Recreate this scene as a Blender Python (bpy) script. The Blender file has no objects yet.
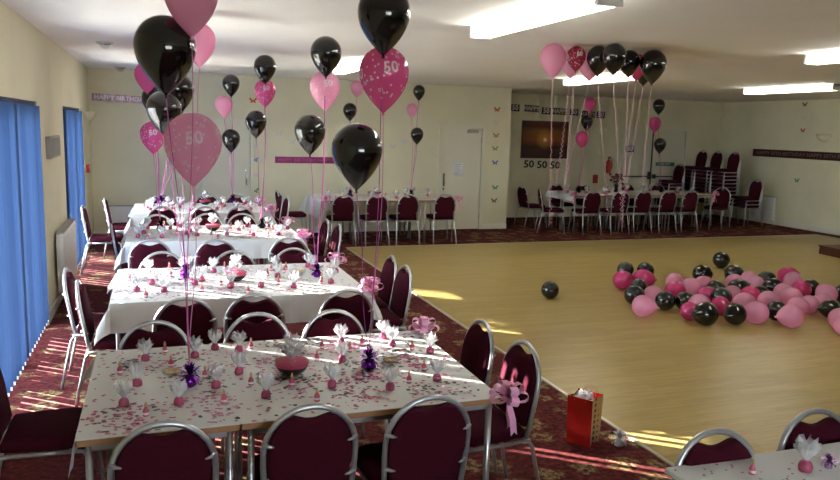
import bpy, math, random
from mathutils import Vector, Matrix
random.seed(7)
S = bpy.context.scene
COL = S.collection
PI = math.pi
# ------------------------------------------------------------------ camera
F, YAW, PITCH, ROLL, H = 749.6478, 0.33908, 0.14849, 0.02733, 1.9576
fw = Vector((math.sin(YAW)*math.cos(PITCH), math.cos(YAW)*math.cos(PITCH), -math.sin(PITCH)))
r0 = Vector((math.cos(YAW), -math.sin(YAW), 0)); u0 = r0.cross(fw)
rt = math.cos(ROLL)*r0 + math.sin(ROLL)*u0
up = -math.sin(ROLL)*r0 + math.cos(ROLL)*u0
CAM = Vector((0, 0, H))
cd = bpy.data.cameras.new('camera'); cam = bpy.data.objects.new('camera', cd); COL.objects.link(cam)
cd.sensor_width = 36; cd.lens = F*36/840; cd.clip_start = .05; cd.clip_end = 200
M3 = Matrix((rt, up, -fw)).transposed()
cam.matrix_world = Matrix.Translation(CAM) @ M3.to_4x4()
S.camera = cam
def ray(x, y): return fw + (x-420)/F*rt - (y-240)/F*up
def at(x, y, X=None, Y=None, Z=None):
    d = ray(x, y)
    t = (Z-H)/d.z if Z is not None else (Y/d.y if Y is not None else X/d.x)
    return CAM + t*d
# ------------------------------------------------------------------ light
S.view_settings.view_transform = 'Standard'; S.view_settings.look = 'None'
S.view_settings.gamma = 1; S.view_settings.use_curve_mapping = False
S.view_settings.exposure = 1.3
w = bpy.data.worlds.new('sky'); S.world = w; w.use_nodes = True
bgn = w.node_tree.nodes['Background']; bgn.inputs[0].default_value = (.78, .90, 1, 1); bgn.inputs[1].default_value = 8.5
sd = bpy.data.lights.new('sun', 'SUN'); sd.energy = 70; sd.angle = .009; sd.color = (1, .95, .88)
sun = bpy.data.objects.new('sun', sd); COL.objects.link(sun)
SUN_EL = math.radians(19.5); SUN_H = Vector((.78, -.626, 0)).normalized()
sdir = Vector((SUN_H.x*math.cos(SUN_EL), SUN_H.y*math.cos(SUN_EL), -math.sin(SUN_EL)))
sun.rotation_euler = sdir.to_track_quat('-Z', 'Y').to_euler()
sun.location = (-8, 14, 6)
TUBE_STRENGTH = 8.0
# ------------------------------------------------------------------ materials
def mat(name, col, rough=.5, metal=0, spec=.5, emit=None, es=0, sheen=0):
    m = bpy.data.materials.new(name); m.use_nodes = True
    b = m.node_tree.nodes['Principled BSDF']
    b.inputs['Base Color'].default_value = (*col, 1); b.inputs['Roughness'].default_value = rough
    b.inputs['Metallic'].default_value = metal; b.inputs['Specular IOR Level'].default_value = spec
    if sheen: b.inputs['Sheen Weight'].default_value = sheen
    if emit: b.inputs['Emission Color'].default_value = (*emit, 1); b.inputs['Emission Strength'].default_value = es
    return m
def nd(m, t, **k):
    n = m.node_tree.nodes.new(t)
    for a, v in k.items(): setattr(n, a, v)
    return n
def lk(m, a, b): m.node_tree.links.new(a, b)
def bsdf(m): return m.node_tree.nodes['Principled BSDF']
def coords(m, scale=(1, 1, 1), kind='Object'):
    tc = nd(m, 'ShaderNodeTexCoord'); mp = nd(m, 'ShaderNodeMapping'); mp.inputs['Scale'].default_value = scale
    lk(m, tc.outputs[kind], mp.inputs['Vector']); return mp.outputs['Vector']
def ramp(m, fac, stops, interp='LINEAR'):
    r = nd(m, 'ShaderNodeValToRGB'); cr = r.color_ramp; cr.interpolation = interp
    while len(cr.elements) < len(stops): cr.elements.new(.5)
    for e, (p, c) in zip(cr.elements, stops): e.position = p; e.color = (*c, 1)
    lk(m, fac, r.inputs['Fac']); return r.outputs['Color']
def mixc(m, fac, a, b):
    n = nd(m, 'ShaderNodeMix', data_type='RGBA')
    for s, v in ((n.inputs[0], fac), (n.inputs[6], a), (n.inputs[7], b)):
        if isinstance(v, (tuple, float, int)): s.default_value = (*v, 1) if isinstance(v, tuple) else v
        else: lk(m, v, s)
    return n.outputs[2]
def noise(m, v, scale, detail=3, rough=.55):
    n = nd(m, 'ShaderNodeTexNoise'); n.inputs['Scale'].default_value = scale; n.inputs['Detail'].default_value = detail
    n.inputs['Roughness'].default_value = rough; lk(m, v, n.inputs['Vector']); return n.outputs['Fac']
def bump(m, fac, strength=.1, dist=.01):
    b = nd(m, 'ShaderNodeBump'); b.inputs['Strength'].default_value = strength; b.inputs['Distance'].default_value = dist
    lk(m, fac, b.inputs['Height']); lk(m, b.outputs[0], bsdf(m).inputs['Normal'])
def painted(name, col, rough=.75, var=.06):
    m = mat(name, col, rough, spec=.25); v = coords(m)
    n = noise(m, v, 1.3, 4); c = tuple(x*(1-var) for x in col); d = tuple(min(1, x*(1+var)) for x in col)
    lk(m, ramp(m, n, [(.3, c), (.7, d)]), bsdf(m).inputs['Base Color']); bump(m, noise(m, v, 160, 2), .06, .002)
    return m
def see_through(name, col, alpha, rough=.1):
    m = bpy.data.materials.new(name); m.use_nodes = True; nt = m.node_tree; b = bsdf(m)
    b.inputs['Base Color'].default_value = (*col, 1); b.inputs['Roughness'].default_value = rough
    t = nd(m, 'ShaderNodeBsdfTransparent'); mx = nd(m, 'ShaderNodeMixShader'); mx.inputs[0].default_value = alpha
    lk(m, t.outputs[0], mx.inputs[1]); lk(m, b.outputs[0], mx.inputs[2])
    lk(m, mx.outputs[0], nt.nodes['Material Output'].inputs['Surface']); return m
def cloth_mat(name, col, trans=.3):
    m = bpy.data.materials.new(name); m.use_nodes = True; nt = m.node_tree; b = bsdf(m)
    b.inputs['Base Color'].default_value = (*col, 1); b.inputs['Roughness'].default_value = .8; b.inputs['Specular IOR Level'].default_value = .2
    t = nd(m, 'ShaderNodeBsdfTranslucent'); t.inputs[0].default_value = (*col, 1)
    mx = nd(m, 'ShaderNodeMixShader'); mx.inputs[0].default_value = trans
    lk(m, b.outputs[0], mx.inputs[1]); lk(m, t.outputs[0], mx.inputs[2])
    lk(m, mx.outputs[0], nt.nodes['Material Output'].inputs['Surface']); return m
def balloon_mat(name, col, trans, rough=.12):
    m = bpy.data.materials.new(name); m.use_nodes = True; nt = m.node_tree; b = bsdf(m)
    b.inputs['Base Color'].default_value = (*col, 1); b.inputs['Roughness'].default_value = rough
    b.inputs['Coat Weight'].default_value = .4; b.inputs['Coat Roughness'].default_value = .08
    if trans:
        t = nd(m, 'ShaderNodeBsdfTranslucent'); t.inputs[0].default_value = (*col, 1)
        mx = nd(m, 'ShaderNodeMixShader'); mx.inputs[0].default_value = trans
        lk(m, b.outputs[0], mx.inputs[1]); lk(m, t.outputs[0], mx.inputs[2])
        lk(m, mx.outputs[0], nt.nodes['Material Output'].inputs['Surface'])
    return m
WALL = painted('cream_paint', (.71, .675, .485)); CEIL = painted('ceiling_white', (.84, .82, .79), .85, .03)
WHITE = mat('white_gloss', (.78, .78, .74), .35); TRIMW = mat('white_trim_paint', (.72, .70, .60), .4)
DOORM = painted('door_cream_paint', (.70, .68, .54), .4, .03)
SILV = mat('silver_tube', (.50, .51, .52), .32, .75); CHROME = mat('chrome', (.7, .7, .7), .15, 1)
DARKM = mat('dark_grey_metal', (.05, .05, .055), .4, .4)
WOODE = mat('wood_edge', (.36, .17, .07), .5)
LAM = painted('white_laminate', (.72, .73, .70), .35, .02)
PAPER = cloth_mat('white_table_paper', (.80, .81, .80), .12)
BLACKB = balloon_mat('black_latex', (.006, .006, .006), 0); PINKB = balloon_mat('pearl_pink_latex', (.88, .48, .65), .65, .2)
HOTB = balloon_mat('hot_pink_latex', (.62, .045, .20), .3); MAGB = balloon_mat('printed_magenta_latex', (.84, .15, .41), .5)
REDB = balloon_mat('red_pink_latex', (.50, .03, .10), .3)
PRINT = mat('white_print', (.85, .72, .78), .5)
RIBP = mat('pink_ribbon', (.62, .16, .36), .35); RIBM = mat('magenta_ribbon', (.42, .05, .30), .35); RIBC = mat('pale_curl_ribbon', (.75, .42, .52), .25)
BOWP = mat('pink_bow_ribbon', (.80, .36, .57), .3)
PURP = mat('purple_foil', (.20, .02, .36), .22, .85); BFOIL = mat('black_foil', (.015, .015, .018), .25, .6); SFOIL = mat('silver_foil', (.72, .72, .75), .4, .6)
TULLE = see_through('white_tulle', (.85, .85, .87), .34, .8); JARP = mat('pink_sweets_jar', (.40, .07, .14), .25)
BOTP = mat('pink_bottle', (.55, .10, .17), .2); GOLD = mat('gold_cap', (.55, .38, .16), .35, .6)
GLASS = see_through('clear_glass', (.10, .11, .11), .13, .03); GLASSW = see_through('window_glass', (.9, .95, .95), .05, .02)
PSAND = mat('pink_beads', (.58, .05, .13), .5); bump(PSAND, noise(PSAND, coords(PSAND), 260, 2), .9, .006); KSAND = mat('black_beads', (.02, .01, .012), .5)
REDBAG = mat('red_foil_paper', (.62, .03, .02), .22, .35)
BLK = mat('matt_black', (.012, .012, .012), .5); GREYP = mat('grey_plastic', (.33, .32, .29), .6); REDP = mat('red_plastic', (.5, .02, .02), .4)
SNACK = mat('snack_cream', (.62, .48, .28), .8); BROWNW = mat('dark_red_wood', (.06, .015, .01), .4)
GREENS = mat('green_sign', (.02, .16, .09), .5); LEAF = mat('dark_red_petal', (.10, .008, .012), .6)
BRASS = mat('edge_metal', (.62, .58, .48), .35, .7)
FAB = mat('burgundy_fabric', (.075, .009, .026), .92, spec=.08)
_v = coords(FAB); _n = noise(FAB, _v, 220, 2)
lk(FAB, ramp(FAB, _n, [(.3, (.036, .0035, .009)), (.7, (.056, .006, .015))]), bsdf(FAB).inputs['Base Color']); bump(FAB, _n, .15, .002)
TUBE = mat('tube_diffuser', (.9, .9, .9), .5, emit=(1, .97, .86), es=TUBE_STRENGTH)
BLIND = cloth_mat('blue_blind_fabric', (.036, .070, .150), .20)
NAVY = mat('navy_rail', (.01, .02, .08), .5)
# carpet
CARP = mat('patterned_carpet', (.12, .02, .02), .95, spec=.1)
v = coords(CARP)
vo = nd(CARP, 'ShaderNodeTexVoronoi'); vo.inputs['Scale'].default_value = 4.2; vo.inputs['Randomness'].default_value = .55
wv = nd(CARP, 'ShaderNodeTexNoise'); wv.inputs['Scale'].default_value = 9; wv.inputs['Detail'].default_value = 3
va = nd(CARP, 'ShaderNodeVectorMath', operation='MULTIPLY_ADD'); va.inputs[1].default_value = (.16, .16, 0)
lk(CARP, v, wv.inputs['Vector']); lk(CARP, wv.outputs['Color'], va.inputs[0]); lk(CARP, v, va.inputs[2]); lk(CARP, va.outputs[0], vo.inputs['Vector'])
base = ramp(CARP, noise(CARP, v, 26, 3), [(.32, (.028, .008, .008)), (.5, (.088, .015, .016)), (.66, (.135, .030, .027))])
flo = ramp(CARP, noise(CARP, v, 34, 4), [(.36, (.05, .055, .02)), (.5, (.21, .14, .06)), (.62, (.29, .23, .13)), (.72, (.10, .015, .015))])
msk = ramp(CARP, vo.outputs['Distance'], [(.34, (1, 1, 1)), (.46, (0, 0, 0))])
brk = ramp(CARP, noise(CARP, v, 22, 3), [(.43, (0, 0, 0)), (.52, (1, 1, 1))])
mm = nd(CARP, 'ShaderNodeMath', operation='MULTIPLY'); lk(CARP, msk, mm.inputs[0]); lk(CARP, brk, mm.inputs[1])
lk(CARP, mixc(CARP, mm.outputs[0], base, flo), bsdf(CARP).inputs['Base Color']); bump(CARP, noise(CARP, v, 300, 2), .4, .004)
# laminate
LAMI = mat('oak_laminate', (.45, .33, .14), .33, spec=.35)
v = coords(LAMI)
br = nd(LAMI, 'ShaderNodeTexBrick'); br.inputs['Scale'].default_value = 1; br.inputs['Brick Width'].default_value = 1.2; br.inputs['Row Height'].default_value = .095
br.inputs['Mortar Size'].default_value = .0012; br.inputs['Color1'].default_value = (.37, .27, .088, 1); br.inputs['Color2'].default_value = (.42, .315, .11, 1)
br.inputs['Mortar'].default_value = (.36, .26, .11, 1); lk(LAMI, v, br.inputs['Vector'])
gv = coords(LAMI, (1.1, 14, 1)); g = ramp(LAMI, noise(LAMI, gv, 2.2, 5, .6), [(.3, (.78, .76, .72)), (.7, (1.08, 1.08, 1.08))])
mu = nd(LAMI, 'ShaderNodeMix', data_type='RGBA', blend_type='MULTIPLY'); mu.inputs[0].default_value = 1
lk(LAMI, br.outputs['Color'], mu.inputs[6]); lk(LAMI, g, mu.inputs[7]); lk(LAMI, mu.outputs[2], bsdf(LAMI).inputs['Base Color'])
# ------------------------------------------------------------------ mesh helpers
class MB:
    def __init__(s): s.v = []; s.f = []; s.m = []; s.sm = []
    def add(s, vs, fs, mi=0, smooth=False):
        o = len(s.v); s.v += [tuple(p) for p in vs]
        for f in fs: s.f.append(tuple(i+o for i in f)); s.m.append(mi); s.sm.append(smooth)
        return s
    def box(s, x0, x1, y0, y1, z0, z1, mi=0):
        return s.add([(x0,y0,z0),(x1,y0,z0),(x1,y1,z0),(x0,y1,z0),(x0,y0,z1),(x1,y0,z1),(x1,y1,z1),(x0,y1,z1)],
                     [(0,3,2,1),(4,5,6,7),(0,1,5,4),(1,2,6,5),(2,3,7,6),(3,0,4,7)], mi)
    def tube(s, pts, r, n=8, closed=False, mi=0):
        P = [Vector(p) for p in pts]; m = len(P); rings = []; up_ = None
        for i in range(m):
            a = P[i-1] if (i or closed) else P[0]; b = P[(i+1) % m] if (i < m-1 or closed) else P[i]
            t = (b-a).normalized()
            if up_ is None: up_ = Vector((0,0,1)) if abs(t.z) < .9 else Vector((1,0,0))
            x = t.cross(up_).normalized(); y = x.cross(t).normalized(); up_ = y
            rr = r[i] if isinstance(r, (list, tuple)) else r
            rings.append([P[i] + rr*(math.cos(2*PI*k/n)*x + math.sin(2*PI*k/n)*y) for k in range(n)])
        vs = [p for R in rings for p in R]; fs = []
        for i in range(m if closed else m-1):
            j = (i+1) % m
            for k in range(n): fs.append((i*n+k, i*n+(k+1) % n, j*n+(k+1) % n, j*n+k))
        if not closed: fs += [tuple(range(n))[::-1], tuple((m-1)*n+k for k in range(n))]
        return s.add(vs, fs, mi, True)
    def lathe(s, prof, n=20, mi=0, cap=True, off=(0,0,0)):
        vs = []; fs = []
        for r, z in prof:
            for k in range(n): vs.append((off[0]+r*math.cos(2*PI*k/n), off[1]+r*math.sin(2*PI*k/n), off[2]+z))
        for i in range(len(prof)-1):
            for k in range(n): fs.append((i*n+k, i*n+(k+1) % n, (i+1)*n+(k+1) % n, (i+1)*n+k))
        if cap: fs += [tuple(range(n))[::-1], tuple((len(prof)-1)*n+k for k in range(n))]
        return s.add(vs, fs, mi, True)
    def strip(s, pts, wv, th=0, mi=0, smooth=True):       # flat ribbon along pts, half-width vectors wv (one or a list)
        vs = []; n = len(pts)
        for i, p in enumerate(pts):
            h = Vector(wv[i] if isinstance(wv, list) else wv); p = Vector(p); vs += [p-h, p+h]
        return s.add(vs, [(2*i, 2*i+1, 2*i+3, 2*i+2) for i in range(n-1)], mi, smooth)
    def prism(s, outline, y0, y1, mi=0):                  # outline in (x,z), thick along y
        n = len(outline)
        vs = [(x, y0, z) for x, z in outline] + [(x, y1, z) for x, z in outline]
        return s.add(vs, [tuple(range(n)), tuple(range(2*n-1, n-1, -1))] + [(i, i+n, (i+1) % n+n, (i+1) % n) for i in range(n)], mi)
    def mesh(s, name, mats):
        me = bpy.data.meshes.new(name); me.from_pydata(s.v, [], s.f)
        for m in (mats if isinstance(mats, (list, tuple)) else [mats]): me.materials.append(m)
        me.polygons.foreach_set('material_index', s.m); me.polygons.foreach_set('use_smooth', s.sm)
        me.update(); return me
    def build(s, name, mats, parent=None, loc=None):
        return obj(name, s.mesh(name, mats), parent, loc)
def obj(name, me, parent=None, loc=None, rz=0):
    o = bpy.data.objects.new(name, me); COL.objects.link(o)
    if parent: o.parent = parent
    if loc is not None: o.location = loc
    if rz: o.rotation_euler.z = rz
    return o
def bevel(o, wd, seg=2):
    b = o.modifiers.new('bevel', 'BEVEL'); b.width = wd; b.segments = seg; b.limit_method = 'ANGLE'; b.angle_limit = .6
    return o
def tag(o, label=None, cat=None, group=None, kind=None):
    if label: o['label'] = label
    if cat: o['category'] = cat
    if group: o['group'] = group
    if kind: o['kind'] = kind
    return o
def thing(name, label, cat, loc=(0,0,0), rz=0, group=None):
    o = bpy.data.objects.new(name, None); COL.objects.link(o); o.location = loc; o.rotation_euler.z = rz; o.empty_display_size = .1
    return tag(o, label, cat, group)
KIDS = {}
def copy_tree(o, loc, rz=0, label=None, group=None, scale=None):
    c = o.copy(); COL.objects.link(c); c.location = loc; c.rotation_euler = (0, 0, rz)
    if scale: c.scale = (scale,)*3
    if label: c['label'] = label
    if group: c['group'] = group
    def rec(a, b):
        for ch in KIDS.setdefault(a.name, list(a.children)):
            d = ch.copy(); COL.objects.link(d); d.parent = b; rec(ch, d)
    rec(o, c); return c
def struct(name, mb, m, parent=None):
    o = mb.build(name, m, parent)
    if not parent: o['kind'] = 'structure'
    return o
_txt = {}
def text_geo(s, size):
    if (s, size) in _txt: return _txt[(s, size)]
    cu = bpy.data.curves.new('lettering', 'FONT'); cu.body = s; cu.size = size; cu.align_x = 'CENTER'; cu.align_y = 'CENTER'; cu.resolution_u = 2; cu.offset = .02*size if s[0] == '5' else .008*size
    o = bpy.data.objects.new('lettering', cu); COL.objects.link(o); bpy.context.view_layer.update()
    me = o.evaluated_get(bpy.context.evaluated_depsgraph_get()).to_mesh()
    g = ([tuple(q.co) for q in me.vertices], [tuple(p.vertices) for p in me.polygons])
    o.to_mesh_clear(); bpy.data.objects.remove(o); bpy.data.curves.remove(cu); _txt[(s, size)] = g; return g
def wall_text(s, size, wide=None):                        # text in x,z facing -y, centred
    v, f = text_geo(s, size); mb = MB(); k = 1
    if wide:
        w_ = max(p[0] for p in v)-min(p[0] for p in v); k = wide/w_
    return mb.add([(p[0]*k, 0, p[1]) for p in v], f)
# ------------------------------------------------------------------ the setting
XL, ZC, YF, YB, XR, XC, XD, YD = -1.024, 2.778, 13.541, 15.30, 13.225, 6.60, 2.8815, 11.705
YN = -3.0; WT = .17
XE = 12.75    # right edge of the dance floor
fl = struct('floor', MB().box(XL-WT, XR+.1, YN, YB+.1, -.1, 0), CARP)
dfl = struct('floor_dance', MB().box(XD, XE, 2.7, YD, 0, .006), LAMI)
struct('trim_1', MB().box(XD-.03, XD, 2.67, YD+.03, 0, .010), BRASS)
struct('trim_2', MB().box(XD, XE, YD, YD+.03, 0, .010), BRASS)
struct('trim_3', MB().box(XE, XE+.03, 2.67, YD+.03, 0, .010), BRASS)
struct('ceiling', MB().box(XL-WT, XR+.1, YN, YB+.1, ZC, ZC+.1), CEIL)
WINS = [(5.15, 7.72), (9.76, 11.94)]; WTOP = 2.10
mb = MB(); y = YN
for a, b in WINS:
    mb.box(XL-WT, XL, y, a, 0, ZC); mb.box(XL-WT, XL, a, b, WTOP, ZC); y = b
mb.box(XL-WT, XL, y, YF, 0, ZC)
wl = struct('wall_left', mb, WALL)
D2 = (.72, 1.56); D1 = (5.16, 6.00); DT = 1.97
mb = MB(); x = XL-WT
for a, b in (D2, D1):
    mb.box(x, a, YF, YF+.12, 0, ZC); mb.box(a, b, YF, YF+.12, DT, ZC); x = b
mb.box(x, XC, YF, YF+.12, 0, ZC)
struct('wall_far', mb, WALL)
D3 = (10.33, 12.20); DT3 = 2.05
struct('door_light_blocker', MB().box(D2[0]-.1, D2[1]+.1, YF+.12, YF+.14, 0, ZC).box(D1[0]-.1, D1[1]+.1, YF+.12, YF+.14, 0, ZC).box(D3[0]-.1, D3[1]+.1, YB+.12, YB+.14, 0, ZC), WALL)  # unseen panels added behind the doors to block outside light leaking in
struct('wall_return', MB().box(XC-.12, XC, YF+.12, YB, 0, ZC), WALL)
struct('wall_recess', MB().box(XC-.12, D3[0], YB, YB+.12, 0, ZC).box(D3[0], D3[1], YB, YB+.12, DT3, ZC).box(D3[1], XR+.1, YB, YB+.12, 0, ZC), WALL)
struct('wall_right', MB().box(XR, XR+.1, YN, YB, 0, ZC), WALL)
NW = (.2, 3.0, .95, 2.1)
struct('wall_near', MB().box(XL-WT, NW[0], YN-.12, YN, 0, ZC).box(NW[1], XR+.1, YN-.12, YN, 0, ZC).box(NW[0], NW[1], YN-.12, YN, 0, NW[2]).box(NW[0], NW[1], YN-.12, YN, NW[3], ZC), WALL)
wn = tag(thing('window_3', None, None, ((NW[0]+NW[1])/2, YN-.07, 0)), kind='structure'); W2 = (NW[1]-NW[0])/2
for x0, x1, z0, z1 in ((-W2, -W2+.05, NW[2], NW[3]), (W2-.05, W2, NW[2], NW[3]), (-.03, .03, NW[2]+.05, NW[3]-.05), (-W2+.05, W2-.05, NW[2], NW[2]+.05), (-W2+.05, W2-.05, NW[3]-.05, NW[3])):
    MB().box(x0, x1, -.03, .03, z0, z1).build('window_frame', WHITE, wn)
for x0, x1 in ((-W2+.05, -.03), (.03, W2-.05)): MB().box(x0, x1, -.004, .004, NW[2]+.05, NW[3]-.05).build('pane', GLASSW, wn)
mb = MB(); y = YN
for a, b in WINS: mb.box(XL, XL+.015, y, a, 0, .10); y = b
mb.box(XL, XL+.015, y, YF, 0, .10); struct('baseboard_left', mb, TRIMW)
struct('baseboard_far', MB().box(XL, D2[0]-.07, YF-.015, YF, 0, .10).box(D2[1]+.07, D1[0]-.07, YF-.015, YF, 0, .10).box(D1[1]+.07, XC, YF-.015, YF, 0, .10), TRIMW)
struct('baseboard_recess', MB().box(XC, D3[0]-.07, YB-.015, YB, 0, .10).box(D3[1]+.07, XR, YB-.015, YB, 0, .10), TRIMW)
struct('baseboard_right', MB().box(XR-.015, XR, YN, YB, 0, .12), TRIMW)
og = struct('ground_outside', MB().box(-40, 45, -40, 50, -.35, -.15), mat('pale_paving', (.35, .34, .30), .9))
# windows: frame members and panes
for i, (a, b) in enumerate(WINS):
    wn = tag(thing('window_%d' % (i+1), None, None, (XL-.135, (a+b)/2, 0)), kind='structure'); W2 = (b-a)/2
    for y0, y1, z0, z1 in ((-W2, -W2+.06, 0, WTOP), (W2-.06, W2, 0, WTOP), (-.04, .04, 0, WTOP)):
        MB().box(-.03, .03, y0, y1, z0, z1).build('window_frame', WHITE, wn)
    for z0, z1 in ((0, .09), (WTOP-.06, WTOP)):
        for y0, y1 in ((-W2+.06, -.04), (.04, W2-.06)): MB().box(-.03, .03, y0, y1, z0, z1).build('window_frame', WHITE, wn)
    for y0, y1 in ((-W2+.06, -.04), (.04, W2-.06)): MB().box(-.004, .004, y0, y1, .09, WTOP-.06).build('pane', GLASSW, wn)
# doors
def door(n, x0, x1, y, h, leaves=1):
    d = tag(thing('door_%d' % n, None, None, (x0, y, 0)), kind='structure'); W = x1-x0
    MB().box(-.06, 0, -.02, .06, 0, h+.06).build('door_frame', DOORM, d); MB().box(W, W+.06, -.02, .06, 0, h+.06).build('door_frame', DOORM, d)
    MB().box(0, W, -.02, .06, h, h+.06).build('door_frame', DOORM, d)
    for k in range(leaves):
        a = W*k/leaves+.004; b = W*(k+1)/leaves-.004
        lf = bevel(MB().box(a, b, .012, .055, .006, h-.004).build('door_leaf', DOORM, d), .002)
        yield d, lf, a, b
for d, lf, a, b in door(1, *D1, YF, DT):
    MB().box(a+.05, a+.085, -.002, .012, .86, 1.10).tube([(a+.068, -.002, .9), (a+.068, -.035, .9), (a+.068, -.035, 1.07), (a+.068, -.002, 1.07)], .007, 8).build('handle', CHROME, lf)
    MB().lathe([(.016, 0), (.016, .012)], 12).build('lock', DARKM, lf, (a+.06, .005, .80)).rotation_euler.x = PI/2
    MB().box(b-.30, b-.08, -.03, .012, h-.0 if False else DT-.085, DT-.025).build('door_closer', GREYP, lf)
    p = MB().box(a+.27, a+.47, .010, .012, 1.05, 1.32).build('notice', PAPER, lf)
    for k in range(6): MB().box(a+.29, a+.42-.02*(k % 3), .0092, .0100, 1.27-k*.035, 1.277-k*.035).build('printed_line', GREYP, p)
    for z in (.2, 1.7): MB().box(b-.004, b+.006, .0, .012, z, z+.1).build('hinge', GREYP, lf)
for d, lf, a, b in door(2, *D2, YF, DT):
    MB().box(b-.085, b-.05, -.002, .012, .86, 1.16).tube([(b-.068, -.002, .9), (b-.068, -.035, .9), (b-.068, -.035, 1.12), (b-.068, -.002, 1.12)], .007, 8).build('handle', CHROME, lf)
k = 0
for d, lf, a, b in door(3, *D3, YB, DT3, 2):
    MB().tube([(a+.06, -.05, .95), (b-.06, -.05, .95)], .016, 8).box(a+.03, a+.09, -.065, .012, .90, 1.0).box(b-.09, b-.03, -.065, .012, .88, 1.06).build('push_bar', DARKM, lf)
    if k == 0:
        MB().box(b-.02, b+.008, -.01, .012, .02, DT3-.02).build('meeting_strip', DARKM, lf)
        s_ = MB().box(.18, .42, .008, .012, 1.52, 1.68).build('birthday_card', BLK, lf)
        t_ = wall_text('50', .15).build('lettering', PRINT, s_, (.30, .006, 1.60))
    else:
        s_ = MB().box(a+.12, a+.66, .006, .012, 1.20, 1.29).build('exit_sign', GREENS, lf)
        wall_text('FIRE EXIT', .075).build('lettering', PRINT, s_, (a+.39, .004, 1.245))
    k += 1
# ------------------------------------------------------------------ vertical blinds
ANG = math.radians(3)
sl_me = MB().prism([(-.0635, .06), (.0635, .06), (.0635, 2.06), (-.0635, 2.06)], -.0006, .0006).mesh('slat', BLIND)
wt_me = MB().box(-.055, .055, -.003, .003, .035, .06).mesh('bottom_weight', WHITE)
BL = ['wide blue vertical blind hanging beside the sunlit table', 'blue vertical blind nearest the far wall, beyond the radiator']
for i, (a, b) in enumerate(WINS):
    bl = thing('vertical_blind', BL[i], 'blind', (XL-.035, (a+b)/2, 0), 0, 'blue vertical blinds along the window wall')
    L = (b-a)/2
    MB().box(-.02, .02, -L, L, 2.06, 2.10).build('head_rail', NAVY, bl)
    n = int((2*L-.09)/.118); y0 = L-.05; pitch = (2*L-.06)/n
    for k in range(n+1):
        s_ = obj('slat', sl_me, bl, (0, y0-k*pitch, 0)); s_.rotation_euler.z = ANG + random.uniform(-.04, .04) + .15*math.sin(k*1.05+i)
        obj('bottom_weight', wt_me, s_)
    MB().tube([(.0, y0-n*pitch, .045), (.0, y0, .045)], .003, 5).build('bead_chain', WHITE, bl)
# ------------------------------------------------------------------ ceiling lights
def fluoro(x, y0, y1, label):
    t = thing('ceiling_light', label, 'light', (x, (y0+y1)/2, ZC), 0, 'fluorescent ceiling lights'); L = (y1-y0)/2
    MB().box(-.07, .07, -L, L, -.03, 0).build('housing', WHITE, t)
    mb = MB(); o = [(-.085, -.03), (-.085, -.075), (-.06, -.095), (.06, -.095), (.085, -.075), (.085, -.03)]
    mb.add([(p, -L+.03, z) for p, z in o]+[(p, L-.03, z) for p, z in o], [(i, i+6, (i+1) % 6+6, (i+1) % 6) for i in range(6)]+[(0,1,2,3,4,5), (11,10,9,8,7,6)])
    mb.build('diffuser', TUBE, t)
    for s_ in (-1, 1): MB().box(-.087, .087, s_*(L-.015)-.015, s_*(L-.015)+.015, -.097, -.0).build('end_cap', WHITE, t)
for a in [(2.48, 3.86, 5.72, 'long fluorescent light on the ceiling above the carpet, near balloons of front tables'), (2.48, 8.85, 10.72, 'fluorescent ceiling light above the carpet beside the back tables'),
          (6.14, 4.05, 5.92, 'fluorescent ceiling light over the dance floor ahead of the ceiling balloons'), (6.14, 8.75, 10.62, 'fluorescent ceiling light just behind the balloons bunched at the ceiling'),
          (9.65, 8.75, 10.60, 'fluorescent ceiling light near the cream wall with the brown banner')]: fluoro(*a)
for p, lb in (((-.5, 8.94), 'small round chrome ceiling fitting above the radiator'), ((-.51, 12.99), 'small round chrome ceiling fitting beside the far wall')):
    t = thing('ceiling_fitting', lb, 'light', (*p, ZC), 0)
    MB().lathe([(.085, 0), (.085, -.02), (.06, -.028), (.055, -.02)], 20).build('ring', CHROME, t)
    MB().lathe([(.055, -.02), (.05, -.05), (.03, -.068), (.005, -.074)], 20).build('dome', GLASS, t)
# ------------------------------------------------------------------ wall fittings
def radiator(x, y, rz, wd, z0, z1, label):
    t = thing('radiator', label, 'radiator', (x, y, 0), rz, 'white panel radiators')
    n = int(wd/.055); mb = MB(); mb.box(-wd/2, wd/2, -.085, -.045, z0, z1)
    for k in range(n):
        c = -wd/2+(k+.5)*wd/n; mb.box(c-.016, c+.016, -.093, -.085, z0+.03, z1-.04)
    bevel(mb.build('panel', WHITE, t), .004); MB().box(-wd/2+.02, wd/2-.02, -.045, -.012, z0+.02, z1-.02).build('rear_panel', WHITE, t)
    MB().box(-wd/2, wd/2, -.09, -.015, z1, z1+.012).build('top_grille', GREYP, t)
    for s_ in (-1, 1): MB().box(s_*wd*.35-.02, s_*wd*.35+.02, -.05, -.001, z0+.1, z1-.1).build('bracket', WHITE, t)
    MB().tube([(wd/2+.03, -.06, 0), (wd/2+.03, -.06, z0+.05), (wd/2-.01, -.06, z0+.05)], .009, 8).build('pipe', WHITE, t)
    MB().lathe([(.018, 0), (.02, .05), (.012, .07)], 12).build('valve', WHITE, t, (wd/2+.03, -.06, z0+.05))
radiator(XL+.012, 9.02, PI/2, 1.20, .14, .78, 'white panel radiator on the wall between two blue blinds')
radiator(-.48, YF, 0, .62, .2, .52, 'low white radiator in the far corner near red call point')
radiator(XR, 13.6, -PI/2, .62, .10, .62, 'white radiator on the right wall beside stacked chairs')
t = thing('wall_speaker', 'flat grey wall-mounted box between the blue blinds', 'speaker', (XL, 8.55, 1.665))
bevel(MB().box(0, .05, -.38, .38, -.11, .11).build('body', GREYP, t), .008); MB().box(.05, .053, -.35, .35, -.09, .09).build('grille', mat('speaker_grille', (.26, .25, .23), .9), t)
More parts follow.
